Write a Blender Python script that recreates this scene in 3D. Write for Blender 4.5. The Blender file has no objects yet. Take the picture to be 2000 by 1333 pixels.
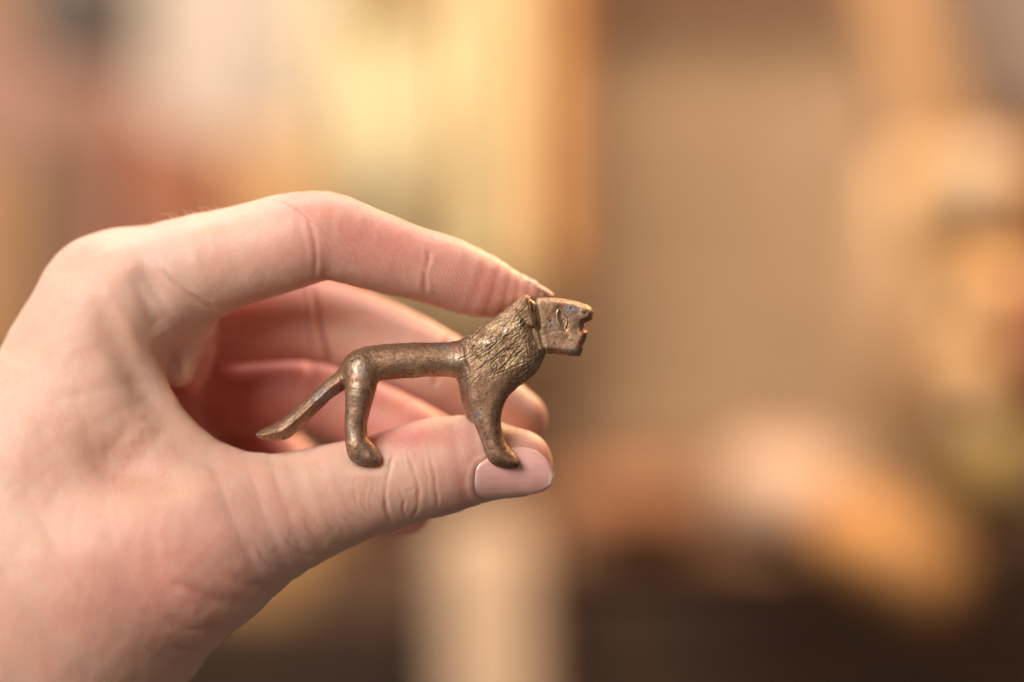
import bpy, math, random
import numpy as np
from mathutils import Vector
random.seed(4); np.random.seed(4)
S = bpy.context.scene
COL = S.collection

# ------------------------------------------------------------------ camera, light, exposure
U = 1e-4                       # one modelling unit (a tenth of a millimetre) in metres
D = 6000.0                     # camera distance in those units
cam_d = bpy.data.cameras.new('camera'); cam = bpy.data.objects.new('camera', cam_d); COL.objects.link(cam)
cam.location = (0, -D*U, 0); cam.rotation_euler = (math.radians(90), 0, 0)
cam_d.sensor_width = 36; cam_d.lens = 36*(D*U)/(2000*U)
cam_d.clip_start = 0.02; cam_d.clip_end = 30
cam_d.dof.use_dof = True; cam_d.dof.focus_distance = (D-25)*U; cam_d.dof.aperture_fstop = 2.7
S.camera = cam
W = bpy.data.worlds.new('World'); S.world = W; W.use_nodes = True
W.node_tree.nodes['Background'].inputs[0].default_value = (1.0, .80, .66, 1)
W.node_tree.nodes['Background'].inputs[1].default_value = .125
S.view_settings.view_transform = 'Standard'; S.view_settings.look = 'None'
S.view_settings.exposure = 0; S.view_settings.gamma = 1
S.cycles.max_bounces = 8

def area(name, loc, target, size, power, color, sy=None):
    l = bpy.data.lights.new(name, 'AREA'); l.energy = power; l.color = color; l.size = size
    if sy: l.shape = 'RECTANGLE'; l.size_y = sy
    o = bpy.data.objects.new(name, l); COL.objects.link(o); o.location = loc
    o.rotation_euler = (Vector(target)-Vector(loc)).to_track_quat('-Z', 'Y').to_euler()
    return o
area('window_light', (-.54, -.60, .40), (-.02, 0, .01), .50, 10.6, (1.0, .95, .91), .50)
area('front_fill', (.45, -.75, .25), (0, 0, 0), .5, .5, (1.0, .84, .74))  # unseen fill lamp, added to soften shade and give reflections
area('warm_lamp_light', (.24, .36, .34), (.0, .02, 0), .16, 3.4, (1.0, .60, .28))
area('backdrop_fill', (-.05, .20, .56), (0, 1.0, .0), .6, 10.3, (1.0, .955, .90))  # unseen lamp added to light the background objects

# ------------------------------------------------------------------ helpers
def lin(c, g=1.0):
    o = []
    for v in c:
        v = v/255
        o.append((v/12.92 if v <= .04045 else ((v+.055)/1.055)**2.4)*g)
    return tuple(o)+(1,)

def P(px, py, y=0.0):
    """a point seen at photo position (px, py) at depth y, in modelling units (x right, y away, z up)"""
    s = (D+y)/D
    return np.array([(px-1000)*s, y, -(py-666.5)*s])

def M(px, py, y=0.0):          # same, y in metres, result in metres
    return Vector(P(px, py, y/U)*U)

def tag(o, label=None, cat=None, group=None, kind=None):
    if label: o['label'] = label
    if cat: o['category'] = cat
    if group: o['group'] = group
    if kind: o['kind'] = kind
    return o

def empty(name, loc):
    o = bpy.data.objects.new(name, None); COL.objects.link(o); o.location = loc; o.empty_display_size = .01
    return o

def meshobj(name, v, f, mat, parent=None, smooth=True):
    me = bpy.data.meshes.new(name)
    v = np.asarray(v, dtype=np.float32)
    if isinstance(f, np.ndarray):
        n = len(f); k = f.shape[1]
        me.vertices.add(len(v)); me.vertices.foreach_set('co', v.ravel())
        me.loops.add(n*k); me.loops.foreach_set('vertex_index', f.astype(np.int32).ravel())
        me.polygons.add(n); me.polygons.foreach_set('loop_start', np.arange(0, n*k, k, dtype=np.int32))
        me.update(calc_edges=True); me.validate()
    else:
        me.from_pydata([tuple(map(float, p)) for p in v], [], f); me.update()
    me.polygons.foreach_set('use_smooth', [smooth]*len(me.polygons))
    if mat: me.materials.append(mat)
    o = bpy.data.objects.new(name, me); COL.objects.link(o)
    if parent:
        o.parent = parent
        o.matrix_parent_inverse = parent.matrix_world.inverted() if False else o.matrix_parent_inverse
        o.location = -Vector(parent.location)
    return o

# value noise -------------------------------------------------
def _h(ix, iy, iz, s):
    n = (ix.astype(np.int64)*73856093) ^ (iy.astype(np.int64)*19349663) ^ (iz.astype(np.int64)*83492791) ^ (s*2654435)
    n = (n ^ (n >> 13))*1274126177 & 0x7fffffff
    n = (n ^ (n >> 16)) & 0xffff
    return n.astype(np.float32)/32767.5-1
def noise(p, scale, seed=1):
    q = p/scale; i = np.floor(q); f = q-i; f = f*f*(3-2*f); i = i.astype(np.int64)
    r = 0
    for a in (0, 1):
        for b in (0, 1):
            for c in (0, 1):
                w = (f[:, 0] if a else 1-f[:, 0])*(f[:, 1] if b else 1-f[:, 1])*(f[:, 2] if c else 1-f[:, 2])
                r = r+w*_h(i[:, 0]+a, i[:, 1]+b, i[:, 2]+c, seed)
    return r

def smin(a, b, k):
    h = np.maximum(k-np.abs(a-b), 0)/k
    return np.minimum(a, b)-h*h*k*.25

def catmull(pts, n):
    pts = np.array(pts, float); out = []
    for i in range(len(pts)-1):
        p0 = pts[max(i-1, 0)]; p1 = pts[i]; p2 = pts[i+1]; p3 = pts[min(i+2, len(pts)-1)]
        for j in range(n):
            t = j/n
            out.append(.5*((2*p1)+(-p0+p2)*t+(2*p0-5*p1+4*p2-p3)*t*t+(-p0+3*p1-3*p2+p3)*t**3))
    out.append(pts[-1]); return np.array(out)

class Chain:
    """a limb: stations (px, py, depth, radius), optional depth squash about the axis"""
    def __init__(s, st, n=2, ky=1.0):
        st = catmull(st, n); s.ky = ky; s.k = []
        for a in st:
            p = P(a[0], a[1], a[2]); s.k.append((p[0], p[1], p[2], max(a[3], 1)*(D+a[2])/D))
        s.k = np.array(s.k, dtype=np.float32)
    def __call__(s, p):
        best = None
        for i in range(len(s.k)-1):
            a = s.k[i]; b = s.k[i+1]; ab = b[:3]-a[:3]; L = float(ab@ab)
            q = p-a[:3]
            t = np.clip((q@ab)/L, 0, 1)
            qx = q[:, 0]-t*ab[0]; qy = (q[:, 1]-t*ab[1])*s.ky; qz = q[:, 2]-t*ab[2]
            d = np.sqrt(qx*qx+qy*qy+qz*qz)-(a[3]+t*(b[3]-a[3]))
            best = d if best is None else np.minimum(best, d)
        return best

def poly_sdf(x, z, poly):
    poly = np.array(poly, dtype=np.float32); n = len(poly)
    d = np.full(x.shape, 1e9, np.float32); ins = np.zeros(x.shape, bool)
    for i in range(n):
        ax, az = poly[i]; bx, bz = poly[(i+1) % n]
        ex, ez = bx-ax, bz-az; wx, wz = x-ax, z-az
        t = np.clip((wx*ex+wz*ez)/(ex*ex+ez*ez+1e-9), 0, 1)
        dx, dz = wx-t*ex, wz-t*ez; d = np.minimum(d, dx*dx+dz*dz)
        c = (az > z) != (bz > z)
        ins ^= c & (x < (bx-ax)*(z-az)/(bz-az+1e-9)+ax)
    d = np.sqrt(d); return np.where(ins, -d, d)

class Inflate:
    """outline (photo px) given a rounded, lens-like thickness H about depth yc; W = width of the rounding"""
    def __init__(s, poly, yc, H, Wd, p=2.0, grow=0):
        q = [P(a, b, 0)[[0, 2]] for a, b in poly]
        q = np.array(q); s.x0, s.z0 = q.min(0)-40; x1, z1 = q.max(0)+40
        s.g = 1.0; s.nx = int((x1-s.x0)/s.g)+2; s.nz = int((z1-s.z0)/s.g)+2
        X, Z = np.meshgrid(s.x0+np.arange(s.nx)*s.g, s.z0+np.arange(s.nz)*s.g, indexing='ij')
        s.t = poly_sdf(X.astype(np.float32), Z.astype(np.float32), q); s.t -= grow; s.yc, s.H, s.W, s.p = yc, H, Wd, p
    def d2(s, p):
        u = np.clip((p[:, 0]-s.x0)/s.g, 0, s.nx-1.001); v = np.clip((p[:, 2]-s.z0)/s.g, 0, s.nz-1.001)
        i = u.astype(int); j = v.astype(int); fu = u-i; fv = v-j; t = s.t
        r = (t[i, j]*(1-fu)+t[i+1, j]*fu)*(1-fv)+(t[i, j+1]*(1-fu)+t[i+1, j+1]*fu)*fv
        ox = np.maximum(np.maximum(s.x0-p[:, 0], p[:, 0]-(s.x0+s.nx*s.g)), 0)
        oz = np.maximum(np.maximum(s.z0-p[:, 2], p[:, 2]-(s.z0+s.nz*s.g)), 0)
        return r+ox+oz
    def __call__(s, p):
        a = np.maximum(0, 1+s.d2(p)/s.W); b = np.abs(p[:, 1]-s.yc)/s.H
        m = (a**s.p+b**s.p)**(1/s.p)
        return (m-1)*min(s.W, s.H)

def combine(prims, p, sel=None):
    """prims: list of (fn, k); folded in order with smooth unions"""
    d = None
    for fn, k in prims:
        e = fn(p); d = e if d is None else smin(d, e, k)
    return d

def polygonise(prims, lo, hi, h, B=8, slack=1.6):
    lo = np.array(lo, float); n = np.ceil((np.array(hi)-lo)/h/B).astype(int); N = n*B
    ci = np.stack(np.meshgrid(*[np.arange(m) for m in n], indexing='ij'), -1).reshape(-1, 3)
    cc = (lo+(ci+.5)*B*h-h/2).astype(np.float32); hd = B*h*.87*slack
    parts = [fn(cc) for fn, k in prims]
    d = None
    for e, (fn, k) in zip(parts, prims): d = e if d is None else smin(d, e, k)
    G = np.repeat(np.repeat(np.repeat(d.reshape(n).astype(np.float32), B, 0), B, 1), B, 2)
    G = np.where(np.abs(G) < 1, 1, G)
    act = np.where(np.abs(d) < hd)[0]
    off = np.stack(np.meshgrid(*[np.arange(B)]*3, indexing='ij'), -1).reshape(-1, 3)
    V = G.reshape(n[0], B, n[1], B, n[2], B)
    for c0 in range(0, len(act), 1500):
        a = act[c0:c0+1500]
        pts = (lo+(ci[a][:, None, :]*B+off[None])*h).astype(np.float32)
        val = np.full(pts.shape[:2], 1e4, np.float32)
        for e, (fn, k) in zip(parts, prims):
            m = (e[a]-d[a]) < 2*hd+1.6*k+25
            if m.any():
                q = pts[m].reshape(-1, 3); r = fn(q).reshape(-1, B**3)
                val[m] = smin(val[m], r, k)
        val = np.where(val == 0, 1e-4, val)
        b = ci[a]; V[b[:, 0], :, b[:, 1], :, b[:, 2], :] = val.reshape(-1, B, B, B)
    G = V.reshape(N)
    # surface nets
    s = G < 0
    c = np.zeros((N[0]-1, N[1]-1, N[2]-1), np.uint8)
    for i in (0, 1):
        for j in (0, 1):
            for k in (0, 1):
                c += s[i:N[0]-1+i, j:N[1]-1+j, k:N[2]-1+k]
    cell = np.argwhere((c > 0) & (c < 8))
    idx = np.full(c.shape, -1, np.int32); idx[cell[:, 0], cell[:, 1], cell[:, 2]] = np.arange(len(cell))
    acc = np.zeros((len(cell), 3)); cnt = np.zeros(len(cell))
    cor = [(i, j, k) for i in (0, 1) for j in (0, 1) for k in (0, 1)]
    for a in cor:
        for ax in range(3):
            if a[ax]: continue
            b = list(a); b[ax] = 1
            va = G[cell[:, 0]+a[0], cell[:, 1]+a[1], cell[:, 2]+a[2]]; vb = G[cell[:, 0]+b[0], cell[:, 1]+b[1], cell[:, 2]+b[2]]
            m = (va < 0) != (vb < 0); t = np.where(m, va/(va-vb+1e-12), 0)
            e = np.tile(np.array(a, float), (len(cell), 1)); e[:, ax] += t
            acc += e*m[:, None]; cnt += m
    v = lo+(cell+acc/cnt[:, None])*h
    F = []
    for ax in range(3):
        o1, o2 = [(1, 2), (2, 0), (0, 1)][ax]
        sl = [slice(None)]*3; sl2 = [slice(None)]*3; sl[ax] = slice(0, N[ax]-1); sl2[ax] = slice(1, N[ax])
        A = s[tuple(sl)]; Bv = s[tuple(sl2)]
        e = np.argwhere(A != Bv)
        e = e[(e[:, o1] > 0) & (e[:, o2] > 0) & (e[:, o1] < N[o1]-1) & (e[:, o2] < N[o2]-1)]
        flip = A[e[:, 0], e[:, 1], e[:, 2]]
        q = []
        for d1, d2_ in ((-1, -1), (0, -1), (0, 0), (-1, 0)):
            g = e.copy(); g[:, o1] += d1; g[:, o2] += d2_
            q.append(idx[g[:, 0], g[:, 1], g[:, 2]])
        q = np.stack(q, 1); q[~flip] = q[~flip][:, ::-1]; F.append(q)
    return v, np.concatenate(F)

def neighbours(f):
    e = np.concatenate([f[:, [0, 1]], f[:, [1, 2]], f[:, [2, 3]], f[:, [3, 0]]]); return e
def smooth(v, f, it, lam=.5, w=None):
    e = neighbours(f); n = len(v)
    cnt = np.bincount(e[:, 0], minlength=n)+np.bincount(e[:, 1], minlength=n)
    for k in range(it):
        s = np.zeros_like(v)
        for c in range(3):
            s[:, c] = np.bincount(e[:, 0], v[e[:, 1], c], n)+np.bincount(e[:, 1], v[e[:, 0], c], n)
        t = s/np.maximum(cnt, 1)[:, None]
        l = lam if k % 2 == 0 else -lam*1.03
        v = v+(t-v)*(l if w is None else l*w[:, None])
    return v
def vnormals(v, f):
    n = np.cross(v[f[:, 2]]-v[f[:, 0]], v[f[:, 3]]-v[f[:, 1]]); o = np.zeros_like(v)
    for k in range(4):
        for c in range(3): o[:, c] += np.bincount(f[:, k], n[:, c], len(v))
    return o/np.maximum(np.linalg.norm(o, axis=1), 1e-9)[:, None]

def screen(v):                   # position of modelling-space points in the photograph
    s = D/(D+v[:, 1]); return np.stack([1000+v[:, 0]*s, 666.5-v[:, 2]*s], 1)
def pline(sc, pts, nsub=4):      # distance to a traced line, and position along it 0..1
    pts = catmull(pts, nsub); best = np.full(len(sc), 1e9); tt = np.zeros(len(sc)); sd = np.zeros(len(sc))
    lo = pts.min(0)-60; hi = pts.max(0)+60
    m = np.where((sc > lo).all(1) & (sc < hi).all(1))[0]
    q = sc[m]; b = np.full(len(m), 1e9); t_ = np.zeros(len(m)); s_ = np.zeros(len(m))
    for i in range(len(pts)-1):
        a = pts[i]; e = pts[i+1]-a; w = q-a; t = np.clip((w@e)/(e@e+1e-9), 0, 1)
        r = w-t[:, None]*e; d = np.hypot(r[:, 0], r[:, 1]); u = d < b
        b[u] = d[u]; t_[u] = (i+t[u])/(len(pts)-1); s_[u] = np.sign(e[0]*w[u, 1]-e[1]*w[u, 0])
    best[m] = b; tt[m] = t_; sd[m] = s_
    return best, tt, sd

# ------------------------------------------------------------------ node helpers
def newmat(name):
    m = bpy.data.materials.new(name); m.use_nodes = True
    return m, m.node_tree, m.node_tree.nodes['Principled BSDF']
def nz(t, scale, detail=4, rough=.55, vec=None, dist=0):
    n = t.nodes.new('ShaderNodeTexNoise'); n.inputs['Scale'].default_value = scale
    n.inputs['Detail'].default_value = detail; n.inputs['Roughness'].default_value = rough; n.inputs['Distortion'].default_value = dist
    if vec is not None: t.links.new(vec, n.inputs['Vector'])
    return n.outputs['Fac']
def ramp(t, src, a, b, ca=(0, 0, 0, 1), cb=(1, 1, 1, 1)):
    n = t.nodes.new('ShaderNodeValToRGB'); e = n.color_ramp.elements
    e[0].position = a; e[1].position = b; e[0].color = ca; e[1].color = cb
    t.links.new(src, n.inputs[0]); return n.outputs[0]
def mix(t, fac, a, b):
    n = t.nodes.new('ShaderNodeMix'); n.data_type = 'RGBA'
    for s, k in ((fac, 0), (a, 6), (b, 7)):
        if isinstance(s, (float, int)): n.inputs[k].default_value = s
        elif isinstance(s, tuple): n.inputs[k].default_value = s
        else: t.links.new(s, n.inputs[k])
    return n.outputs[2]
def math_(t, op, a, b=0.0):
    n = t.nodes.new('ShaderNodeMath'); n.operation = op
    for s, k in ((a, 0), (b, 1)):
        if isinstance(s, (float, int)): n.inputs[k].default_value = s
        else: t.links.new(s, n.inputs[k])
    return n.outputs[0]
def bump(t, h, strength, dist, prev=None):
    n = t.nodes.new('ShaderNodeBump'); n.inputs['Strength'].default_value = strength; n.inputs['Distance'].default_value = dist
    t.links.new(h, n.inputs['Height'])
    if prev is not None: t.links.new(prev, n.inputs['Normal'])
    return n.outputs[0]
def objco(t, scale=(1, 1, 1), rot=(0, 0, 0)):
    c = t.nodes.new('ShaderNodeTexCoord'); m = t.nodes.new('ShaderNodeMapping')
    m.inputs['Scale'].default_value = scale; m.inputs['Rotation'].default_value = rot
    t.links.new(c.outputs['Object'], m.inputs[0]); return m.outputs[0]
def attr(t, name):
    n = t.nodes.new('ShaderNodeAttribute'); n.attribute_name = name; return n.outputs['Fac']
def simple(name, col, rough=.8, var=.15, scale=8, spec=.3):
    m, t, b = newmat(name)
    f = nz(t, scale, 3)
    c2 = tuple(x*(1-var*2) for x in col[:3])+(1,)
    t.links.new(mix(t, ramp(t, f, .35, .65), c2, col), b.inputs['Base Color'])
    b.inputs['Roughness'].default_value = rough; b.inputs['Specular IOR Level'].default_value = spec
    return m

# skin
def skin_material():
    m, t, b = newmat('skin')
    co = objco(t)
    pale = (.73, .46, .335, 1); pink = (.68, .26, .20, 1); red_shade = (.50, .13, .10, 1)
    f = attr(t, 'flush'); mott = nz(t, 150, 4, .55, co)
    f2 = math_(t, 'ADD', f, math_(t, 'MULTIPLY', math_(t, 'SUBTRACT', mott, .5), .6))
    c = mix(t, ramp(t, f2, .05, .95), pale, pink)
    c = mix(t, ramp(t, attr(t, 'red_shade'), 0, 1), c, red_shade)  # redder palm flesh and painted shade of the hollow
    vein = ramp(t, nz(t, 38, 2, .5, co), .56, .74)
    c = mix(t, math_(t, 'MULTIPLY', vein, .18), c, (.50, .40, .40, 1))
    fine = nz(t, 1400, 3, .6, co)
    c = mix(t, math_(t, 'MULTIPLY', ramp(t, fine, .45, .75), .22), c, (.80, .60, .52, 1))
    t.links.new(c, b.inputs['Base Color'])
    b.inputs['Subsurface Weight'].default_value = .85
    b.inputs['Subsurface Radius'].default_value = (1.0, .34, .17)
    b.inputs['Subsurface Scale'].default_value = .0036
    b.inputs['Roughness'].default_value = .50; b.inputs['Specular IOR Level'].default_value = .38
    # skin relief: cells, fine lines, fingerprint ridges on the finger pads
    v = t.nodes.new('ShaderNodeTexVoronoi'); v.inputs['Scale'].default_value = 1500
    t.links.new(co, v.inputs['Vector'])
    n1 = bump(t, v.outputs['Distance'], .22, .00008)
    n2 = bump(t, nz(t, 420, 5, .6, objco(t, (1.6, 1, .6), (0, .35, 0))), .38, .00024, n1)
    w = t.nodes.new('ShaderNodeTexWave'); w.inputs['Scale'].default_value = 520; w.inputs['Distortion'].default_value = 4.5
    w.inputs['Detail'].default_value = 1.0; w.inputs['Detail Scale'].default_value = 1.2
    t.links.new(objco(t, (1, .25, 1), (0, math.radians(28), 0)), w.inputs['Vector'])
    n3 = bump(t, math_(t, 'MULTIPLY', w.outputs['Fac'], attr(t, 'ridge')), .4, .0001, n2)
    t.links.new(n3, b.inputs['Normal'])
    return m
SKIN = skin_material()

def nail_material():
    m, t, b = newmat('nail')
    e = attr(t, 'edge')
    c = mix(t, ramp(t, e, .45, .95), (.86, .46, .40, 1), (.88, .68, .56, 1))
    c = mix(t, ramp(t, attr(t, 'moon'), .3, .9), c, (.86, .62, .58, 1))
    c = mix(t, math_(t, 'MULTIPLY', ramp(t, nz(t, 160, 3, .6, objco(t)), .4, .7), .35), c, (.78, .36, .32, 1))
    c = mix(t, attr(t, 'rim'), c, (.80, .46, .36, 1))
    t.links.new(c, b.inputs['Base Color'])
    b.inputs['Subsurface Weight'].default_value = .0; b.inputs['Subsurface Radius'].default_value = (1, .45, .3)
    b.inputs['Subsurface Scale'].default_value = .0015
    b.inputs['Roughness'].default_value = .24; b.inputs['Specular IOR Level'].default_value = .5
    w = nz(t, 700, 3, .5, objco(t, (.12, 1, 2.2)))
    t.links.new(bump(t, w, .3, .0002), b.inputs['Normal'])
    return m
NAIL = nail_material()
NAIL2, _t, _b = newmat('thin_nail'); _b.inputs['Base Color'].default_value = (.62, .36, .25, 1); _b.inputs['Roughness'].default_value = .55; _b.inputs['Specular IOR Level'].default_value = .25

def bronze_material():
    m, t, b = newmat('worn_bronze')
    co = objco(t)
    big = nz(t, 110, 4, .6, co); mid = nz(t, 420, 5, .65, co, .4); fin = nz(t, 1500, 5, .7, co); fin2 = nz(t, 2600, 3, .7, co)
    brown = (.335, .190, .115, 1); dark = (.085, .052, .034, 1); copper = (.50, .27, .16, 1)
    sand = (.56, .43, .24, 1); grey = (.34, .33, .32, 1)
    c = mix(t, ramp(t, mid, .42, .62), brown, (.41, .235, .145, 1))
    c = mix(t, ramp(t, big, .58, .72), c, copper)
    c = mix(t, math_(t, 'MULTIPLY', ramp(t, nz(t, 190, 3, .5, objco(t, (1, 1, 1), (1, 2, 0))), .56, .68), .6), c, grey)
    c = mix(t, math_(t, 'MULTIPLY', ramp(t, fin, .52, .64), .78), c, dark)
    c = mix(t, math_(t, 'MULTIPLY', ramp(t, fin2, .54, .64), math_(t, 'ADD', .25, math_(t, 'MULTIPLY', attr(t, 'grime'), .7))), c, sand)
    c = mix(t, math_(t, 'MULTIPLY', attr(t, 'grime'), ramp(t, mid, .40, .60)), c, sand)
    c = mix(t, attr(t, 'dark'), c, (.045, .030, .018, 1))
    c = mix(t, math_(t, 'MULTIPLY', attr(t, 'wear_glint'), .8), c, (.60, .50, .42, 1))
    t.links.new(c, b.inputs['Base Color'])
    met = math_(t, 'SUBTRACT', .80, math_(t, 'MULTIPLY', ramp(t, fin2, .58, .70), .45)); t.links.new(met, b.inputs['Metallic'])
    r = math_(t, 'ADD', .48, math_(t, 'MULTIPLY', ramp(t, fin, .35, .7), .22)); r = math_(t, 'SUBTRACT', r, math_(t, 'MULTIPLY', attr(t, 'wear_glint'), .22)); t.links.new(r, b.inputs['Roughness'])
    n1 = bump(t, mid, .35, .00035); n2 = bump(t, fin, .55, .00016, n1); n3 = bump(t, fin2, .35, .00008, n2)
    t.links.new(n3, b.inputs['Normal'])
    return m
BRONZE = bronze_material()

# ------------------------------------------------------------------ LION FIGURINE
Z1 = lambda x, y: (480+.36*x, 540+.36*y)       # tracing frames
Z2 = lambda x, y: (860+.16*x, 550+.16*y)
def zchain(f, sc, pts, n=2, ky=1.0):
    return Chain([(*f(a, b), y, r*sc) for a, b, y, r in pts], n, ky)
torso = zchain(Z1, .36, [(590, 520, 0, 70), (640, 482, 0, 94), (730, 468, 0, 97), (860, 458, 0, 97), (1000, 452, 0, 93), (1100, 452, 0, 95), (1200, 450, 0, 110)], 3)
rump = zchain(Z1, .36, [(622, 505, -14, 84), (622, 505, 14, 84)], 1)
tail = Inflate(catmull([Z1(*p) for p in [(560, 440), (500, 515), (400, 607), (300, 698), (200, 780), (120, 823), (60, 858), (100, 882), (160, 886), (222, 878), (275, 838), (350, 768), (450, 668), (530, 610), (600, 560)]], 4), 0, 24, 20, 1.5, grow=2.5)
def hind(y, dx=0, cut=0):
    pts = [(628, 545, .45*y, 88), (622, 600, y, 82), (609, 690, y*1.02, 70), (594, 790, y*1.05, 58), (597, 865, y*1.08, 55), (622, 935, y*1.1, 56), (660, 978, y*1.1, 44), (702, 998, y*1.1, 32)]
    return zchain(Z1, .36, [(a+dx, b, c, r) for a, b, c, r in (pts[:-cut] if cut else pts)], 2)
def fore(y, dx=0, cut=0):
    pts = [(1305, 560, .4*y, 120), (1305, 650, .9*y, 104), (1305, 730, y, 82), (1316, 805, y, 66), (1337, 880, y*1.05, 56), (1362, 940, y*1.1, 54), (1398, 984, y*1.1, 44), (1444, 1008, y*1.1, 28)]
    return zchain(Z1, .36, [(a+dx, b, c, r) for a, b, c, r in (pts[:-cut] if cut else pts)], 2)
hn, hf, ff = hind(-27), hind(27, 6, 3), fore(30, -34, 3)
fn_ = Inflate([Z1(*p) for p in catmull([(1215, 470), (1190, 540), (1188, 610), (1205, 705), (1240, 800), (1280, 900), (1306, 975), (1322, 1004), (1350, 1024), (1400, 1038), (1455, 1040), (1480, 1028), (1484, 1005), (1468, 974), (1425, 922), (1398, 870), (1385, 800), (1392, 725), (1425, 645), (1470, 580), (1440, 500), (1320, 440)], 2)], -26, 27, 24, 1.8)
foot = Inflate([Z1(*p) for p in catmull([(545, 890), (552, 950), (568, 988), (600, 1012), (640, 1024), (690, 1028), (726, 1020), (740, 1003), (732, 970), (708, 925), (672, 885), (610, 860)], 2)], -29, 23, 20, 1.9)
mane_poly = [Z1(*p) for p in [(1180, 345), (1230, 300), (1300, 254), (1350, 222), (1400, 188), (1460, 142), (1512, 104), (1545, 120), (1572, 225), (1602, 330), (1622, 405), (1612, 455), (1590, 500), (1545, 552), (1480, 600), (1420, 650), (1330, 690), (1240, 640), (1195, 560), (1192, 450)]]
mane = Inflate(catmull(mane_poly+mane_poly[:1], 3)[:-1], 0, 53, 44, 2.0)
head_poly = [Z2(*p) for p in [(1080, 225), (1180, 200), (1350, 199), (1500, 213), (1600, 229), (1700, 258), (1780, 294), (1838, 335), (1864, 372), (1866, 400), (1853, 466), (1800, 490), (1758, 508), (1752, 530), (1757, 558), (1778, 590), (1803, 620), (1796, 660), (1783, 700), (1766, 738), (1740, 772), (1737, 830), (1700, 910), (1550, 897), (1370, 881), (1290, 884), (1180, 900), (1080, 800)]]
head = Inflate(head_poly, 0, 40, 13, 2.1)
ear_n = Inflate([Z2(*p) for p in [(1012, 186), (1060, 178), (1085, 250), (1115, 380), (1160, 545), (1130, 568), (1050, 548), (985, 470), (930, 400), (912, 340)]], -40, 18, 6, 2.6)
ear_f = Inflate([Z2(*p) for p in [(1062, 176), (1110, 172), (1135, 220), (1140, 380), (1160, 545), (1100, 560), (1010, 470), (980, 380)]], 34, 17, 7, 2.0)
LP = [(torso, 8), (rump, 14), (tail, 7), (hf, 10), (hn, 10), (mane, 9), (ff, 12), (foot, 6), (fn_, 12), (head, 3.5), (ear_n, 1.5), (ear_f, 3)]
lo = P(496, 925); hi = P(1166, 568)
v, f = polygonise(LP, (lo[0], -76, lo[2]), (hi[0], 76, hi[2]), 1.3)
v = smooth(v, f, 4, .5)
nrm = vnormals(v, f); sc = screen(v)
lab_prims = [('torso', [torso, rump]), ('tail', [tail]), ('leg_hf', [hf]), ('leg_hn', [hn, foot]), ('leg_ff', [ff]), ('leg_fn', [fn_]), ('mane', [mane]), ('head', [head]), ('ear_n', [ear_n]), ('ear_f', [ear_f])]
v32 = v.astype(np.float32)
DD = np.stack([np.min([g(v32) for g in fs], 0) for _, fs in lab_prims], 1)
bias = np.array([0, 0, 4, 4, 4, 4, -5, -1, -2, -2]); lab = np.argmin(DD+bias, 1)
disp = np.zeros(len(v)); grime = np.zeros(len(v)); dark = np.zeros(len(v)); wear_glint = np.zeros(len(v))
side = np.where(nrm[:, 1] < .4, 1, .7)
mw = np.clip(1-(DD[:, 6]-0)/6, 0, 1)*(DD[:, 7] > 1)*(sc[:, 1] < 805)
mw = mw*np.clip((760-(sc[:, 1]-.0*sc[:, 0]))/60+.15, 0, 1)
# chiselled locks: strokes running from the shoulder up to the ear
def stroke(a, b, w, dep, lift=.6):
    global disp, grime, dark
    n = 6; t = np.linspace(0, 1, n); a = np.array(a, float); b = np.array(b, float)
    pp = a+(b-a)*t[:, None]; nn = np.array([-(b-a)[1], (b-a)[0]])/np.linalg.norm(b-a)
    pp = pp+nn*(np.random.randn(n)*1.1)[:, None]
    d, tt, s = pline(sc, pp, 2); env = np.clip(np.minimum(tt, 1-tt)*6+.2, 0, 1)
    g = np.exp(-(d/w)**2)*env*(nrm[:, 1] < .55)
    disp -= dep*g
    r = np.exp(-((d-w*1.9)/(w*.8))**2)*env*(nrm[:, 1] < .55)
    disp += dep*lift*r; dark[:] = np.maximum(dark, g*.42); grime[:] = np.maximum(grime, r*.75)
rs = np.random.RandomState(11)
for k in range(90):
    u = rs.rand(); w_ = rs.rand()                 # u along the neck, w_ across it
    cx = 905+u*118; top = 655-(cx-905)*.66
    cy = top+8+w_*(100+16*u)
    if cx > 1052 or cy > 752-(cx-905)*.12: continue
    ang = math.radians(-34-12*w_+rs.randn()*8); L = 6+rs.rand()*13
    d_ = np.array([math.cos(ang), math.sin(ang)])*L
    stroke((cx-d_[0], cy-d_[1]), (cx+d_[0], cy+d_[1]), .9+rs.rand()*.7, .5+rs.rand()*.6)
for a, b in [((924, 726), (988, 681)), ((970, 727), (1023, 681)), ((962, 735), (1033, 704)), ((932, 700), (1005, 642)), ((950, 716), (1020, 660)), ((1028, 668), (1034, 700)), ((1020, 730), (1050, 700)), ((1000, 745), (1040, 722))]:
    stroke(a, b, 1.2, 1.3)
n_a = noise(np.stack([v[:, 0]*.75+v[:, 2]*.62, v[:, 1], (-v[:, 0]*.62+v[:, 2]*.78)*2.4], 1), 9, 3)
disp += mw*(n_a*.7+noise(v, 4.2, 5)*1.0+noise(v, 2.6, 6)*.9)
grime = np.maximum(grime, mw*np.clip(.42+.6*noise(v, 7, 8), 0, 1))
disp += noise(v, 16, 2)*.7+noise(v, 5, 9)*.25*(1-mw)
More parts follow.
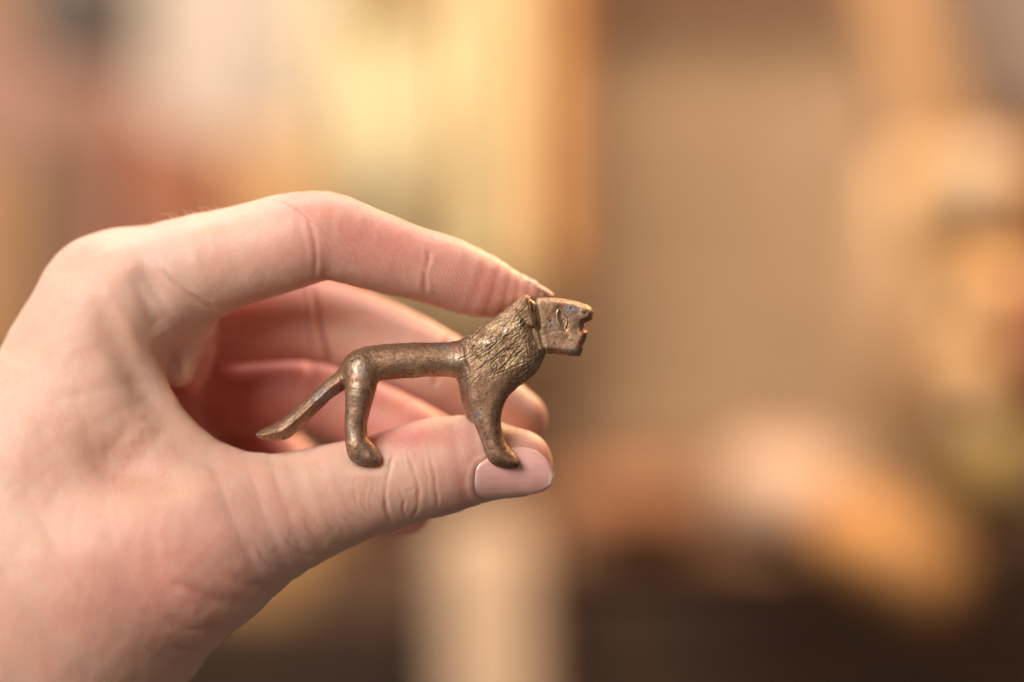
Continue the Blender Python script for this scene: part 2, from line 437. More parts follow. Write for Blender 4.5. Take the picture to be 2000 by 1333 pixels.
# collar groove behind the face, shoulder seam, belly grime
for pts, w_, dep, gr in [([Z2(1140, 170), Z2(1160, 300), Z2(1188, 450), Z2(1205, 590)], 4.2, 6, 1), ([Z2(1200, 560), Z2(1220, 660), Z2(1245, 770), Z2(1285, 875)], 3.0, 3.2, .8),
                         ([Z2(290, 760), Z2(310, 940), Z2(335, 1060), Z2(345, 1150)], 1.6, 2.6, .3),
                         ([Z2(910, 345), Z2(935, 410), Z2(990, 480), Z2(1050, 552)], 1.4, 1.6, .3)]:
    d, tt, s = pline(sc, pts); env = np.clip(np.minimum(tt, 1-tt)*8+.2, 0, 1)
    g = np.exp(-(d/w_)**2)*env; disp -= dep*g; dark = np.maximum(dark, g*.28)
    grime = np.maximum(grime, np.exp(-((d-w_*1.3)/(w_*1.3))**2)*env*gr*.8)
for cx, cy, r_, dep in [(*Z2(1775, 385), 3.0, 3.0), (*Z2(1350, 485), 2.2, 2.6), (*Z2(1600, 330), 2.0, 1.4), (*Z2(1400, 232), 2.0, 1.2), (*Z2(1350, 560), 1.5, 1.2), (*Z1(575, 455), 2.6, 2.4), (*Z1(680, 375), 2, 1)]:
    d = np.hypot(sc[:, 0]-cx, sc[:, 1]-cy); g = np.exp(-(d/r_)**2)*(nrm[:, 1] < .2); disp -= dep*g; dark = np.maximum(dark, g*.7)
# eye: sunk almond between two raised rims
eye_l = [Z2(1446, 326), Z2(1422, 400), Z2(1440, 510), Z2(1500, 600)]
eye_r = [Z2(1456, 330), Z2(1510, 400), Z2(1542, 490), Z2(1512, 600)]
eye_c = [Z2(1450, 350), Z2(1478, 430), Z2(1500, 500), Z2(1520, 575)]
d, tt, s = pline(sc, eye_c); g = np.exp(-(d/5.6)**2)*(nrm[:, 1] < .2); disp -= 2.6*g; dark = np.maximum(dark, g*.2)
d, tt, s = pline(sc, [Z2(1420, 530), Z2(1540, 620), Z2(1640, 690)]); g = np.exp(-(d/5)**2); grime = np.maximum(grime, g*.8)
d = np.hypot(sc[:, 0]-Z2(1650, 510)[0], sc[:, 1]-Z2(1650, 510)[1]); grime = np.maximum(grime, np.exp(-(d/9)**2))
d, tt, s = pline(sc, [Z1(900, 520), Z1(1000, 525), Z1(1100, 530), Z1(1160, 560)]); grime = np.maximum(grime, np.exp(-(d/11)**2)*.75)
for cx, cy, r_, a_ in [(1146, 606, 11, 3.5), (1118, 680, 16, 3), (1082, 600, 14, 2), (1130, 640, 9, -3.5), (1070, 650, 10, -1.5)]:
    disp += a_*np.exp(-(((sc[:, 0]-cx)**2+(sc[:, 1]-cy)**2)/r_**2))*(DD[:, 7] < 2)
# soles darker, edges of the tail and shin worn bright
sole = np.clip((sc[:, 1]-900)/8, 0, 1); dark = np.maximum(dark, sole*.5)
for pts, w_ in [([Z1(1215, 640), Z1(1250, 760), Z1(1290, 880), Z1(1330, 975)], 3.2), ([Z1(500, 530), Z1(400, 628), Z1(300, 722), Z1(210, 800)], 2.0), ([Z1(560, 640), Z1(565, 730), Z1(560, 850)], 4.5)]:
    d, tt, s = pline(sc, pts); wear_glint = np.maximum(wear_glint, np.exp(-(d/w_)**2)*.55*np.clip(.6+.8*noise(v, 6, 21), 0, 1))
for cx, cy, rx_, ry_ in [(888, 704, 16, 9), (702, 722, 13, 15), (694, 770, 7, 22), (688, 845, 6, 16), (950, 668, 12, 5), (985, 645, 9, 5)]:  # rump and shoulder highlights painted into the colour; hind leg worn
    wear_glint = np.maximum(wear_glint, np.exp(-(((sc[:, 0]-cx)/rx_)**2+((sc[:, 1]-cy)/ry_)**2))*np.clip(.75+.7*noise(v, 4, 22), 0, 1))
v = v+nrm*disp[:, None]
nrm = vnormals(v, f)
ground = M(850, 908, 0)
lion = empty('lion_figurine', ground)
tag(lion, 'small worn bronze lion figurine with textured mane standing on the thumb, under the index fingertip', 'figurine')
flab = lab[f]; fl = np.sort(flab, 1)[:, 1]
names = {'torso': 'torso', 'tail': 'tail', 'leg_hf': 'leg', 'leg_hn': 'leg', 'leg_ff': 'leg', 'leg_fn': 'leg', 'mane': 'mane', 'head': 'head', 'ear_n': 'ear', 'ear_f': 'ear'}
def put_attr(me, name, a):
    at = me.attributes.new(name, 'FLOAT', 'POINT'); at.data.foreach_set('value', a.astype(np.float32))
lion_parts = {}
for i, (nm, _) in enumerate(lab_prims):
    fi = f[fl == i]
    if not len(fi): continue
    used, inv = np.unique(fi, return_inverse=True); fi = inv.reshape(fi.shape)
    o = meshobj(names[nm], v[used]*U, fi, BRONZE, lion); lion_parts[nm] = o
    for an, a in (('grime', grime), ('dark', dark), ('wear_glint', wear_glint)): put_attr(o.data, an, np.clip(a[used], 0, 1))
    if len(o.data.vertices) == len(used): o.data.normals_split_custom_set_from_vertices(nrm[used].tolist())
lion_parts['leg_fn']['label'] = 'near front leg with its foot on the thumbnail'
lion_parts['leg_hn']['label'] = 'near hind leg with its foot on the thumb knuckle'

def tube(name, pts, rad, mat, parent=None, seg=8, label=None):
    pts = np.array(pts, float); n = len(pts); V = []; F = []
    for i in range(n):
        t = pts[min(i+1, n-1)]-pts[max(i-1, 0)]; t /= np.linalg.norm(t)+1e-9
        a = np.cross(t, [0, 1, 0.01]); a /= np.linalg.norm(a)+1e-9; b = np.cross(t, a)
        for k in range(seg):
            w = 2*math.pi*k/seg; V.append(pts[i]+rad[i]*(math.cos(w)*a+math.sin(w)*b))
    for i in range(n-1):
        for k in range(seg): F.append((i*seg+k, i*seg+(k+1) % seg, (i+1)*seg+(k+1) % seg, (i+1)*seg+k))
    F.append(tuple(range(seg))[::-1]); F.append(tuple((n-1)*seg+k for k in range(seg)))
    return V, F
def surf_depth(vv, nn, x, y):      # frontmost surface depth near a photo position
    s = screen(vv); m = (np.hypot(s[:, 0]-x, s[:, 1]-y) < 4) & (nn[:, 1] < 0); return vv[m, 1].min() if m.any() else 0
EV = []; EF = []
for line in (eye_l, eye_r):
    c = catmull(line, 4); pts = [P(x, y, surf_depth(v, nrm, x, y)-.6) for x, y in c]; n = len(pts)
    rad = [1.55*min(1, .35+min(i, n-1-i)*.35) for i in range(n)]
    a, b = tube('', pts, rad, None); b = [tuple(q+len(EV) for q in w_) for w_ in b]; EV += a; EF += b
rimmat, t_, b_ = newmat('worn_bronze_rim'); b_.inputs['Metallic'].default_value = .9; b_.inputs['Roughness'].default_value = .42
t_.links.new(mix(t_, ramp(t_, nz(t_, 900, 3, .6, objco(t_)), .4, .6), (.45, .34, .22, 1), (.80, .66, .46, 1)), b_.inputs['Base Color'])
eye = meshobj('eye', np.array(EV)*U, EF, rimmat, lion_parts['head']); eye.location = (0, 0, 0)

# ------------------------------------------------------------------ HAND
index = Chain([(230, 600, 120, 138), (300, 558, 104, 117), (400, 520, 86, 105), (480, 497, 70, 96), (560, 474, 50, 95), (612, 462, 40, 90), (650, 463, 38, 85), (720, 487, 40, 78), (800, 511, 45, 72), (880, 535, 52, 69), (935, 556, 58, 63), (985, 569, 60, 47), (1030, 573, 60, 30), (1066, 576, 60, 10)], 2)
thumb = Chain([(350, 1090, 35, 172), (470, 1036, 40, 140), (560, 1003, 45, 117), (650, 972, 50, 104), (740, 944, 52, 96), (805, 925, 52, 97), (870, 909, 52, 96), (930, 900, 52, 86), (975, 902, 52, 74), (1012, 905, 52, 67)], 2, 1.08)
heel = Chain([(350, 1085, 40, 166), (290, 1090, 75, 205), (225, 1108, 112, 250), (80, 1230, 150, 290), (-120, 1400, 180, 320)], 2)
meta2 = Chain([(238, 590, 120, 142), (168, 674, 118, 142), (126, 768, 112, 150), (60, 930, 100, 172), (-40, 1150, 90, 210), (-150, 1400, 90, 240)], 2)
knuck = Chain([(172, 560, 110, 80), (182, 562, 150, 80)], 1)
webfill = Chain([(90, 900, 95, 160), (200, 850, 80, 125), (280, 905, 62, 95), (370, 975, 50, 90)], 2)
webfill2 = Chain([(190, 620, 84, 100), (185, 740, 62, 110), (215, 820, 50, 90), (290, 890, 42, 60)], 2)
web = Chain([(236, 600, 80, 66), (246, 660, 62, 54), (272, 740, 50, 46), (326, 822, 42, 40), (400, 897, 42, 44), (480, 950, 45, 62)], 2)
fold = Chain([(340, 580, 105, 60), (364, 622, 122, 46), (362, 672, 140, 34), (352, 730, 130, 26)], 2)
fold2 = Chain([(372, 620, 200, 55), (388, 680, 205, 38), (372, 740, 210, 30)], 2)
palm1 = Chain([(300, 620, 320, 120), (330, 760, 420, 98), (345, 900, 460, 92), (300, 1050, 420, 150), (100, 1300, 300, 220)], 2)
back3 = Chain([(250, 600, 290, 130), (120, 800, 290, 150), (-60, 1150, 260, 210), (-150, 1400, 250, 230)], 2)
back4 = Chain([(262, 650, 450, 120), (130, 860, 440, 140), (-40, 1200, 380, 190)], 2)
back5 = Chain([(285, 720, 580, 108), (160, 930, 560, 120), (0, 1200, 460, 170)], 2)
middle = Chain([(280, 620, 290, 110), (430, 628, 285, 88), (560, 622, 270, 84), (640, 630, 258, 82), (750, 668, 240, 78), (850, 716, 225, 74), (930, 768, 215, 68), (988, 806, 210, 62), (1012, 820, 208, 57)], 2)
ring = Chain([(290, 680, 440, 105), (430, 762, 440, 86), (540, 768, 420, 82), (620, 770, 405, 78), (700, 800, 385, 76), (790, 845, 350, 72), (870, 890, 310, 62), (895, 905, 300, 56)], 2)
pinky = Chain([(310, 740, 580, 95), (420, 820, 590, 80), (500, 866, 585, 70), (580, 935, 570, 64), (680, 985, 520, 58), (752, 1000, 480, 54), (802, 996, 465, 50)], 2)
HP = [(meta2, 1), (heel, 90), (thumb, 60), (back3, 40), (back4, 40), (back5, 40), (knuck, 40), (webfill, 60), (webfill2, 50), (palm1, 40), (web, 30), (index, 26), (fold2, 30), (fold, 34), (middle, 8), (ring, 7), (pinky, 6)]
HH = 3.2
lo = P(-110, 1490, 500); hi = P(1092, 360, 0)
v, f = polygonise(HP, (lo[0], -250, lo[2]-20), (hi[0], 790, hi[2]+4), HH, slack=1.25)
# drop what lies outside the box walls (the sleeve side stays open far outside the frame)
v = smooth(v, f, 24, .55)
nrm = vnormals(v, f); sc = screen(v)
HV, HF, HN0 = v.copy(), f, nrm.copy()
front = np.clip((.25-nrm[:, 1])/.3, 0, 1)*(v[:, 1] < 175)
edgeok = (v[:, 1] < 175)
disp = np.zeros(len(v)); flush = np.full(len(v), .10); red_shade = np.zeros(len(v)); ridge = np.zeros(len(v))
scw = sc+np.stack([noise(v, 26, 41)*2.6+noise(v, 9, 42)*.8, noise(v, 26, 43)*2.6+noise(v, 9, 44)*.8], 1)
gmod = np.clip(.85+.6*noise(v, 20, 45), .2, 1.4)
def groove(pts, w, dep, bulge=.22, fw=None):
    global disp, flush
    d, tt, s = pline(scw, pts); env = np.clip(np.minimum(tt, 1-tt)*5+.05, 0, 1)*edgeok*(nrm[:, 1] < .5)*gmod
    g = np.exp(-(d/w)**2)*env; dep = dep*.55; w = w*1.2; disp -= dep*g
    disp += dep*bulge*np.exp(-((d-2.2*w)/(1.1*w))**2)*env
    flush = flush+g*.14
ZT = lambda x, y: (640+.255*x, 720+.255*y)
groove([ZT(520, 630), ZT(480, 740), ZT(450, 880), ZT(440, 1000), ZT(458, 1120), ZT(500, 1200)], 3.4, 5.5)
groove([ZT(618, 640), ZT(655, 770), ZT(690, 900), ZT(696, 1020), ZT(680, 1100), ZT(635, 1165)], 3.2, 4.2)
groove([ZT(775, 590), ZT(800, 760), ZT(828, 900), ZT(838, 1010), ZT(830, 1080)], 3.0, 3.0)
groove([ZT(545, 950), ZT(580, 1010), ZT(575, 1090), ZT(605, 1150)], 2.6, 3.2)
groove([ZT(690, 880), ZT(640, 930), ZT(570, 960)], 2.4, 1.6)
groove([ZT(735, 620), ZT(748, 760), ZT(760, 900), ZT(765, 1040)], 2.2, 1.2)
rs = np.random.RandomState(3)
for k in range(13):
    x = 690+rs.rand()*62; y = 930+rs.rand()*60
    groove([(x+6, y-20-rs.rand()*20), (x, y), (x+2, y+22+rs.rand()*20)], 1.9, .9+rs.rand()*.5, .2)
for k in range(16):
    x = 770+rs.rand()*85; y = 885+rs.rand()*90; a = rs.randn()*5
    groove([(x, y-12), (x+a, y), (x+a*1.3, y+12)], 1.8, .7+rs.rand()*.5, .2)
groove([(330, 1136), (380, 1155), (415, 1171), (447, 1179), (490, 1176)], 11, 6, .2)
groove([(320, 1208), (345, 1218), (383, 1231), (437, 1229), (470, 1222)], 11, 5, .2)
groove([(440, 1112), (479, 1138), (520, 1146), (550, 1138)], 9, 4, .2)
groove([(340, 1264), (370, 1272), (410, 1274), (430, 1266)], 7, 5, .2)
groove([(505, 1075), (520, 1095), (545, 1110), (575, 1112)], 4, 2.4, .4)
groove([(560, 1050), (575, 1070), (600, 1085), (620, 1086)], 4, 2.0, .4)
for k in range(10):
    x = 500+k*22+rs.randn()*5; y = 1075-k*9+rs.randn()*6
    groove([(x, y-20), (x+8, y), (x+24, y+14)], 2.6, 1.1, .2)
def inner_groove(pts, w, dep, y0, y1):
    global disp, red_shade
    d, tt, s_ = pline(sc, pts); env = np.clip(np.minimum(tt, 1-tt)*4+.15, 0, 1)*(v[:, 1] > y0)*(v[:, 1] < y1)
    disp -= dep*np.exp(-(d/w)**2)*env; red_shade = np.maximum(red_shade, .35*np.exp(-(d/w)**2)*env)  # crease shade painted into the skin colour
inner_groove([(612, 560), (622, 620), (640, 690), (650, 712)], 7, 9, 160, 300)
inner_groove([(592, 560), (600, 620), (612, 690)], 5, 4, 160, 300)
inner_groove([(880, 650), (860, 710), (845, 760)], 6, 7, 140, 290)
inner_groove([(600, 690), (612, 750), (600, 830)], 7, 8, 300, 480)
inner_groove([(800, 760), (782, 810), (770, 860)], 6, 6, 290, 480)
# index finger creases and web folds
groove([(604, 428), (612, 462), (616, 500), (614, 545)], 4.0, 4.4, .5)
groove([(626, 470), (630, 510), (634, 545)], 3.0, 1.6, .3)
groove([(838, 482), (836, 510), (831, 540), (830, 580)], 3.6, 3.6, .45)
groove([(822, 500), (822, 530)], 2.4, .9, .3)
groove([(318, 528), (345, 556), (372, 577), (400, 596), (424, 612)], 4.5, 9, .45)
for k in range(9):
    x = 560+k*7+rs.randn()*3
    groove([(x-30, 386+k*4), (x, 396+k*5), (x+24, 412+k*6)], 2.0, .5, .1)
# tendon / hollow relief on the back of the web
def bumpg(cx, cy, rx, ry, ang, amp):
    global disp
    a = math.radians(ang); x = sc[:, 0]-cx; y = sc[:, 1]-cy
    u = (x*math.cos(a)+y*math.sin(a))/rx; w = (-x*math.sin(a)+y*math.cos(a))/ry
    disp += amp*np.exp(-(u*u+w*w))*front
def valley(pts, w, dep):
    global disp
    d, tt, s = pline(sc, pts, 3); disp -= dep*np.exp(-(d/w)**2)*front*np.clip(np.minimum(tt, 1-tt)*4+.1, 0, 1)
valley([(190, 600), (222, 670), (262, 740), (318, 800), (380, 850)], 24, 5)
valley([(262, 520), (280, 570), (300, 620), (318, 650)], 18, 7)
valley([(318, 650), (345, 715), (378, 780), (405, 830)], 9, 5)
bumpg(255, 655, 18, 80, -28, 8)
bumpg(300, 560, 14, 50, -30, -10)
bumpg(300, 700, 14, 70, -28, 4)
bumpg(255, 915, 90, 50, 20, -20)
bumpg(400, 960, 120, 34, -12, 8)
disp += noise(v, 60, 31)*1.6*front+noise(v, 22, 32)*.6*front
for cx, cy in ((712, 900), (985, 905)):
    bumpg(cx, cy, 26, 16, 15, -9); bumpg(cx+2, cy+26, 34, 10, 8, 3)
# nail bed fold on the thumb
nail_line = [(948, 893), (930, 903), (921, 922), (918, 944), (922, 966), (932, 978)]
d, tt, s = pline(sc, nail_line); g = np.exp(-((d-2)/4)**2)*edgeok; disp += g*2.6
disp -= np.exp(-(d/2.6)**2)*.3*edgeok
# blood colour of the skin, with the palm hollow's shade painted in
def fl_(cx, cy, r, a, ry=None):
    global flush
    ry = ry or r; flush = flush+a*np.exp(-(((sc[:, 0]-cx)/r)**2+((sc[:, 1]-cy)/ry)**2))
fl_(600, 395, 60, .55, 30); fl_(160, 500, 60, .40, 26); fl_(780, 855, 110, .75, 26); fl_(700, 860, 50, .3, 25)
fl_(960, 560, 90, .42, 50); fl_(740, 470, 150, .40, 60); fl_(530, 500, 110, .28, 50); fl_(1050, 880, 40, .55)
fl_(880, 960, 90, .22, 60); fl_(480, 1000, 120, .15, 90); fl_(350, 1080, 150, .22, 80); fl_(230, 1150, 160, .20, 90)
fl_(250, 920, 110, .25, 60); fl_(905, 965, 20, .3, 40); fl_(860, 845, 90, .2, 24); fl_(90, 760, 80, .08, 160)
fl_(330, 1180, 230, .26, 150); fl_(640, 1010, 130, .2, 60); fl_(60, 1250, 120, .15, 100); fl_(940, 900, 60, .2, 60)
ix = index(v.astype(np.float32)) < 14
fx = np.clip((sc[:, 0]-560)/160, 0, 1); flush = flush+ix*fx*.32
ridge = ix*np.clip((sc[:, 0]-630)/60, 0, 1)*np.clip((965-sc[:, 0])/60, 0, 1)*np.clip((sc[:, 1]-(350+.17*sc[:, 0]))/25, 0, 1)*np.clip((v[:, 1] < 80)*1., 0, 1)
inner = np.clip((v[:, 1]-150)/60, 0, 1); flush = flush+inner*.55; red_shade = np.maximum(red_shade, inner*.75*np.clip((660-sc[:, 0])/160, 0, 1))  # inner flesh redder, palm hollow also darkened with painted shade
v = v+nrm*disp[:, None]
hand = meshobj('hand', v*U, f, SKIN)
put_attr(hand.data, 'flush', np.clip(flush, 0, 1)); put_attr(hand.data, 'red_shade', red_shade); put_attr(hand.data, 'ridge', np.clip(ridge, 0, 1))
tag(hand, 'pale left hand holding the bronze lion between thumb and index finger', 'hand')
HV = v

# thumbnail: a curved plate laid over the end of the thumb
def front_depth(fn, x, y, y0=-120, y1=160):
    ys = np.linspace(y0, y1, 281); p = np.array([P(x, y, a) for a in ys], dtype=np.float32); d = fn(p)
    i = np.argmin(d) if (d > 0).all() else np.argmax(d < 0); return ys[i], d[i]
nu, nv = 44, 30; V = []; E = []; Mn = []; RM = []
top = catmull([(928, 926), (937, 908), (958, 894), (995, 879), (1028, 878), (1052, 887), (1069, 906), (1078, 931)], 8)
bot = catmull([(926, 948), (930, 962), (947, 970), (985, 969), (1022, 964), (1046, 961), (1062, 955), (1075, 943)], 8)
def along(c, t):
    L = np.r_[0, np.cumsum(np.hypot(*np.diff(c, axis=0).T))]; L /= L[-1]
    return np.array([np.interp(t, L, c[:, 0]), np.interp(t, L, c[:, 1])])
tsm = Chain([(930, 898, 52, 86), (975, 902, 52, 74), (1012, 905, 52, 69)], 2, 1.08)
for i in range(nu+1):
    u = i/nu; a = along(top, u); b = along(bot, u)
    for j in range(nv+1):
        w = j/nv; q = a+(b-a)*w
        cy = 912; x, y = q
        ax = min(x, 1012); rr = np.interp(ax, [930, 975, 1012], [86, 74, 69])
        off = y-905
        # nail cylinder: curvature across only, flat along its length
        rn = np.interp(x, [920, 975, 1015, 1085], [85, 76, 71, 66]); cy = np.interp(x, [920, 975, 1015, 1085], [901, 903, 906, 912])
        dy = math.sqrt(max(rn**2-min(abs(y-cy), rn*.97)**2, 0))/1.08
        V.append(P(x, y, 52-dy-1.8+max(0, x-1040)*.12+max(0, 1-i/3)*4+max(0, 1-min(j, nv-j)/2.5)*3)); E.append(np.clip((u-.86)*9, 0, 1)); Mn.append(np.clip(1-u*4.5-((w-.5)*1.6)**2, 0, 1)); RM.append(max(np.clip(1-min(w, 1-w)*7, 0, 1)*(1 if u < .8 else .3), np.clip(1-u*16, 0, 1)))
F = [(i*(nv+1)+j, i*(nv+1)+j+1, (i+1)*(nv+1)+j+1, (i+1)*(nv+1)+j) for i in range(nu) for j in range(nv)]
nail = meshobj('thumbnail', np.array(V)*U, [q[::-1] for q in F], NAIL, hand)
put_attr(nail.data, 'edge', np.array(E)); put_attr(nail.data, 'moon', np.array(Mn)); put_attr(nail.data, 'rim', np.array(RM))
so = nail.modifiers.new('thickness', 'SOLIDIFY'); so.thickness = 5*U; so.offset = -1
bv = nail.modifiers.new('edge', 'BEVEL'); bv.width = 1.6*U; bv.segments = 2; bv.limit_method = 'ANGLE'

# index fingernail seen edge-on
V = []; E = []
prof = catmull([(978, 518), (1000, 528), (1025, 541), (1050, 556), (1068, 566), (1082, 577)], 4); n1 = len(prof)
for i, (x, y) in enumerate(prof):
    wd = 1.0 if i < n1*.7 else 1-.25*((i-n1*.7)/(n1*.3))
    for k in range(17):
        a = math.radians(-34+100*k/16)*wd; R_ = 34
        dx, dy = -.48*(1-math.cos(a))*R_, .88*(1-math.cos(a))*R_
        V.append(P(x+dx, y+dy, 60+math.sin(a)*R_*1.1)); E.append(i/(n1-1)*.9)
F = [(i*17+j, i*17+j+1, (i+1)*17+j+1, (i+1)*17+j) for i in range(n1-1) for j in range(16)]
n2 = meshobj('fingernail', np.array(V)*U, F, NAIL, hand)
put_attr(n2.data, 'edge', np.array(E)*0+.42); n2.data.materials[0] = SKIN.copy() if 0 else NAIL2
put_attr(n2.data, 'moon', np.zeros(len(E)))
so = n2.modifiers.new('thickness', 'SOLIDIFY'); so.thickness = 4*U; so.offset = 0

# fine hairs on the back of the index finger
HVv = []; HFf = []
hm = simple('fine_hair', (.62, .46, .30, 1), .5, .1)
for (x, y, dx, dy, c) in [(345, 427, -34, -9, 6), (352, 425, -22, -8, 5), (338, 430, -14, -10, 7), (370, 420, -12, -9, 4), (400, 413, -16, -7, 5), (385, 417, -18, -5, 4), (320, 436, -30, 1, 6), (298, 441, -26, 0, 5), (430, 408, -14, -4, 4), (365, 421, -8, -12, 3), (955, 494, 8, -6, 1), (885, 470, 6, -4, 1), (180, 473, -14, 2, 3), (415, 410, -20, -4, 4)]:
    d0 = 85
    pts = [P(x+dx*t, y+6*(1-t)+dy*t-c*math.sin(t*3.1), d0-8*t) for t in np.linspace(0, 1, 7)]
    a, b = tube('', pts, [.85*(1-.75*t) for t in np.linspace(0, 1, 7)], None, seg=5)
    b = [tuple(q+len(HVv) for q in w_) for w_ in b]; HVv += a; HFf += b
hr = meshobj('hair', np.array(HVv)*U, HFf, hm, hand); hr['kind'] = 'stuff'

# ------------------------------------------------------------------ BACKGROUND (all far out of focus)
def box(name, px0, py0, px1, py1, y, depth, col, parent=None, bev=.004, lean=0, rough=.8, matname=None, var=.12):
    """a real box whose near face is seen between these photo positions at distance y (m)"""
    a = M(px0, py0, y); b = M(px1, py1, y)
    x0, x1 = a.x, b.x; z1, z0 = a.z, b.z; y1 = y+depth
    V = [(x, yy, z) for x in (x0, x1) for yy in (y, y1) for z in (z0, z1)]
    V = [(x+lean*(z-z0), yy, z) for x, yy, z in V]
    F = [(0, 1, 3, 2), (4, 6, 7, 5), (0, 4, 5, 1), (2, 3, 7, 6), (0, 2, 6, 4), (1, 5, 7, 3)]
    o = meshobj(name, V, F, simple(matname or name, lin(col, .98), rough, var), parent, False)
    m = o.modifiers.new('edge', 'BEVEL'); m.width = bev; m.segments = 3
    return o
def blob(name, px, py, y, rx, ry, ry_depth, col, rot=0, rough=.7, parent=None, e=2.6, var=.12):
    """rounded soft form (cushion, cloth bundle, pot)"""
    c = M(px, py, y); s = (D*U+y)/(D*U)*U; V = []; F = []; nu_, nv_ = 32, 18
    sg = lambda a, p: math.copysign(abs(a)**p, a); p = 2/e
    for i in range(nv_+1):
        ph = -math.pi/2+math.pi*i/nv_
        for j in range(nu_):
            th = 2*math.pi*j/nu_
            x = rx*s*sg(math.cos(ph), p)*sg(math.cos(th), p); yy = ry_depth*sg(math.cos(ph), p)*sg(math.sin(th), p); z = ry*s*sg(math.sin(ph), p)
            k = 1+.05*math.sin(3*th+ph*4)
            x, z = x*math.cos(rot)+z*math.sin(rot), -x*math.sin(rot)+z*math.cos(rot)
            V.append((c.x+x*k, c.y+yy, c.z+z*k))
    for i in range(nv_):
        for j in range(nu_): F.append((i*nu_+j, i*nu_+(j+1) % nu_, (i+1)*nu_+(j+1) % nu_, (i+1)*nu_+j))
    return meshobj(name, V, F, simple(name, lin(col, .98), rough, var), parent)


def thing(o, label, cat, group=None): return tag(o, label, cat, group)
wall = box('wall', -900, -900, 3000, 2300, 1.0, .05, (178, 130, 96), var=.05); wall['kind'] = 'structure'
# --- left side
pw = box('pale_door', 262, -700, 640, 620, .92, .04, (226, 198, 172)); thing(pw, 'pale pinkish white door blurred behind the knuckles, top left', 'door')
dk = box('grey_box', 40, -200, 232, 96, .60, .10, (86, 74, 64)); thing(dk, 'dark grey box blurred in the top left corner', 'box')
tp = box('wall_panel', -120, 60, 270, 700, .90, .05, (180, 132, 108)); thing(tp, 'dusty pink wall panel blurred at the left edge', 'panel')
b1 = box('brown_book', 52, 235, 188, 660, .62, .08, (122, 88, 66)); thing(b1, 'dark brown upright book blurred above the big knuckle', 'book')
b2 = box('red_book', 192, 215, 292, 660, .64, .08, (164, 106, 82)); thing(b2, 'brick red upright book blurred beside the brown one', 'book')
b3 = box('brown_folder', 286, 268, 432, 660, .62, .08, (146, 88, 60)); thing(b3, 'reddish brown folder blurred right of the red book', 'folder')
b4 = box('orange_folder', 440, 262, 606, 660, .71, .08, (216, 166, 112)); thing(b4, 'light orange folder blurred above the index finger', 'folder')
b5 = box('side_post', -120, 330, 42, 760, .66, .06, (190, 138, 92)); thing(b5, 'light brown post blurred at the far left edge', 'post')
# --- curtain with folds, its wooden edge
cv = []; nn_ = 120; cols = []
x0 = M(600, 0, .74).x; x1 = M(1072, 0, .74).x; zt = M(0, -500, .74).z; zb = M(0, 660, .74).z
for i in range(nn_+1):
    t = i/nn_; x = x0+(x1-x0)*t; y = .74+.012*math.sin(t*21)+.006*math.sin(t*47+1)
    for z in (zt, (zt+zb)/2, zb): cv.append((x, y+.004*math.sin(9*t+z*8), z))
cf = [(i*3+j, i*3+3+j, i*3+4+j, i*3+1+j) for i in range(nn_) for j in range(2)]
cm = simple('curtain_cloth', lin((228, 206, 156), 1.0), .85, .05, 6)
cur = meshobj('curtain', cv, cf, cm); so = cur.modifiers.new('thickness', 'SOLIDIFY'); so.thickness = .004
thing(cur, 'pale yellow curtain blurred behind the index finger', 'curtain')
hl = box('curtain_highlight', 920, -400, 1015, 560, .722, .02, (238, 208, 150)); thing(hl, 'painted highlight, a cream vertical strip on the right side of the yellow curtain', 'strip')  # highlight of the curtain put in as a lighter box
pl = blob('cream_pot', 752, 290, .705, 80, 150, .02, (214, 194, 148)); thing(pl, 'cream rounded pot blurred in front of the yellow curtain', 'pot')
rl = box('curtain_rail', 680, -200, 850, 6, .71, .05, (150, 112, 66)); thing(rl, 'brown bracket blurred at the top above the yellow curtain', 'bracket')
op = box('orange_post', 1040, -500, 1088, 520, .66, .04, (228, 160, 88)); thing(op, 'glowing orange wooden post right of the yellow curtain', 'post')
op2 = box('brown_post', 1086, -500, 1118, 540, .665, .05, (178, 106, 58)); thing(op2, 'darker brown wooden post beside the orange one', 'post')
# --- framed board in the middle right
fr = empty('framed_board', M(1450, 900, .80))
thing(fr, 'large tan board in a darker frame, blurred right of the lion', 'board')
box('board', 1118, 10, 1765, 900, .86, .02, (198, 156, 114), fr, var=.14)
box('frame', 1118, -100, 1765, 6, .83, .05, (146, 104, 72), fr)
box('frame', 1762, -60, 1806, 900, .83, .05, (178, 120, 72), fr)
box('frame', 1118, 902, 1765, 960, .83, .05, (150, 104, 70), fr)
# --- right side glows
gp = box('golden_panel', 1800, -500, 1925, 330, .62, .05, (206, 152, 100), lean=-.30); thing(gp, 'leaning golden wooden panel blurred at the upper right', 'panel')
gr = box('grey_screen', 1958, -500, 2500, 225, .56, .05, (128, 106, 88), lean=-.28); thing(gr, 'grey brown screen blurred in the top right corner', 'screen')
g1 = blob('gold_bowl', 1900, 400, .50, 120, 118, .05, (186, 142, 88), .2); thing(g1, 'shining golden rounded bowl blurred at the right edge', 'bowl')
g2 = blob('tan_plate', 1790, 540, .58, 128, 240, .03, (200, 156, 110), .05); thing(g2, 'tall oval tan plate blurred left of the golden bowl', 'plate')
g3 = blob('orange_cup', 1920, 570, .48, 82, 70, .05, (214, 164, 108)); thing(g3, 'orange cup blurred under the golden bowl', 'cup')
g4 = blob('amber_jar', 1838, 600, .49, 44, 70, .04, (196, 142, 86)); thing(g4, 'dark amber jar blurred left of the orange cup', 'jar')
g5 = blob('dark_red_jar', 2010, 690, .46, 56, 130, .04, (136, 78, 54)); thing(g5, 'dark red jar blurred at the right edge', 'jar')
g6 = blob('copper_cup', 1880, 730, .47, 90, 90, .04, (200, 152, 100)); thing(g6, 'copper cup blurred below the orange cup', 'cup')
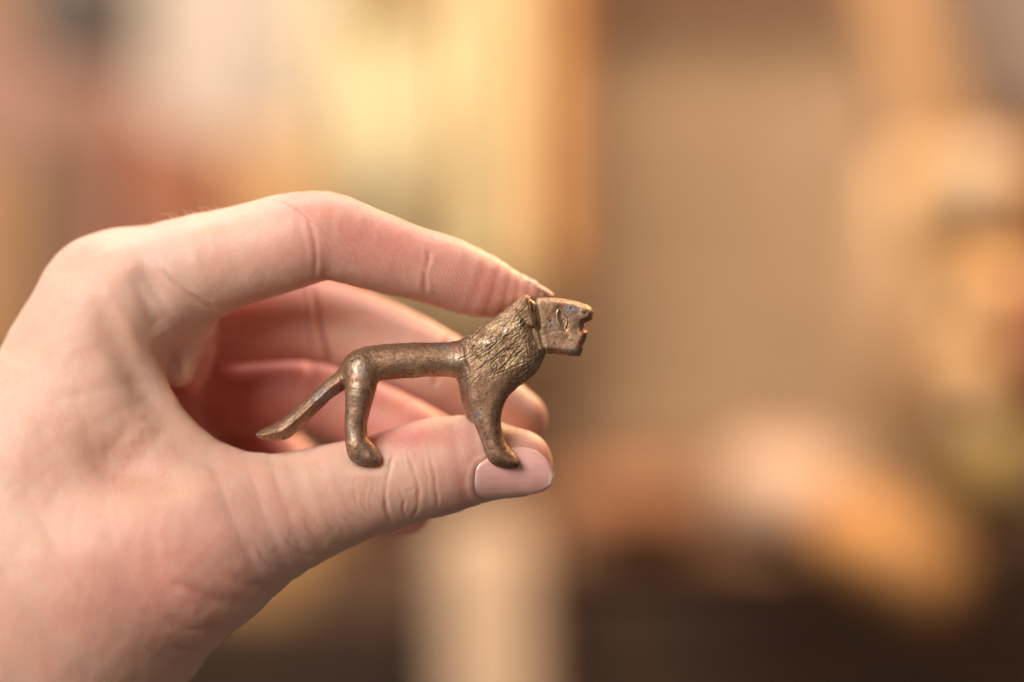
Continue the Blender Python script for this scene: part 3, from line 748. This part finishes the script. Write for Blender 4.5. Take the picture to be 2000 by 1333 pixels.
g7 = blob('green_gold_vase', 1935, 890, .47, 84, 110, .04, (168, 132, 72)); thing(g7, 'yellow green vase blurred at the lower right edge', 'vase')
g8 = blob('brown_sack', 1760, 930, .66, 190, 110, .05, (176, 134, 92)); thing(g8, 'brown cloth sack blurred behind the orange bundle', 'sack')
# --- lower shelf
sh = box('wooden_shelf', 1060, 958, 1560, 1096, .66, .10, (178, 124, 84)); thing(sh, 'light brown wooden shelf blurred below the lion head', 'shelf')
s2 = box('orange_block', 1130, 932, 1372, 1010, .60, .06, (172, 112, 74)); thing(s2, 'orange brown block lying on the light brown shelf', 'block')
c1 = blob('peach_cloth', 1530, 960, .54, 140, 96, .05, (202, 162, 130), .05); thing(c1, 'peach cloth bundle blurred over the shelf at lower right', 'cloth')
c2 = blob('orange_cloth', 1745, 1075, .50, 175, 92, .05, (206, 142, 80), .52); thing(c2, 'orange cloth bundle hanging over the dark table edge', 'cloth')
dt = box('dark_table', 1090, 1150, 2700, 2100, .60, .40, (62, 37, 16), var=.3); thing(dt, 'dark brown table front blurred along the lower right', 'table')
cb = box('dark_cabinet', 250, 1205, 905, 2100, .60, .35, (56, 34, 16), var=.3); thing(cb, 'dark brown cabinet front blurred under the hand', 'cabinet')
lb = box('brown_chest', 590, 1090, 905, 1200, .63, .30, (96, 66, 44)); thing(lb, 'brown chest blurred just above the dark cabinet', 'chest')
tn = box('tan_block', 380, 1010, 640, 1190, .66, .10, (176, 130, 78)); thing(tn, 'tan block blurred behind the base of the thumb', 'block')
sp = box('pale_post', 890, 1015, 1086, 1900, .56, .05, (206, 170, 136), lean=-.05, bev=.012); thing(sp, 'pale beige upright post blurred in front of the dark table', 'post')

em, t_, b_ = newmat('added_warm_glow'); b_.inputs['Base Color'].default_value = (.30, .20, .12, 1)
b_.inputs['Emission Color'].default_value = (1, .72, .42, 1); b_.inputs['Emission Strength'].default_value = .28
for px, py, r_, lb_ in [(1760, 520, 52, 'added warm glow blurred in front of the tan plate'), (1915, 350, 70, 'added warm glow blurred above the golden bowl'), (1890, 800, 40, 'added warm glow blurred beside the copper cup'), (1856, 620, 30, 'added warm glow blurred over the amber jar')]:
    g = blob('added_glow', px, py, .86 if px < 1800 else .44, r_*.8, r_, .006, (250, 200, 140), e=2.0); g.data.materials.clear(); g.data.materials.append(em)  # made-up glowing form, added for the warm blurred discs
    thing(g, lb_, 'glow', 'added warm glows at the right')
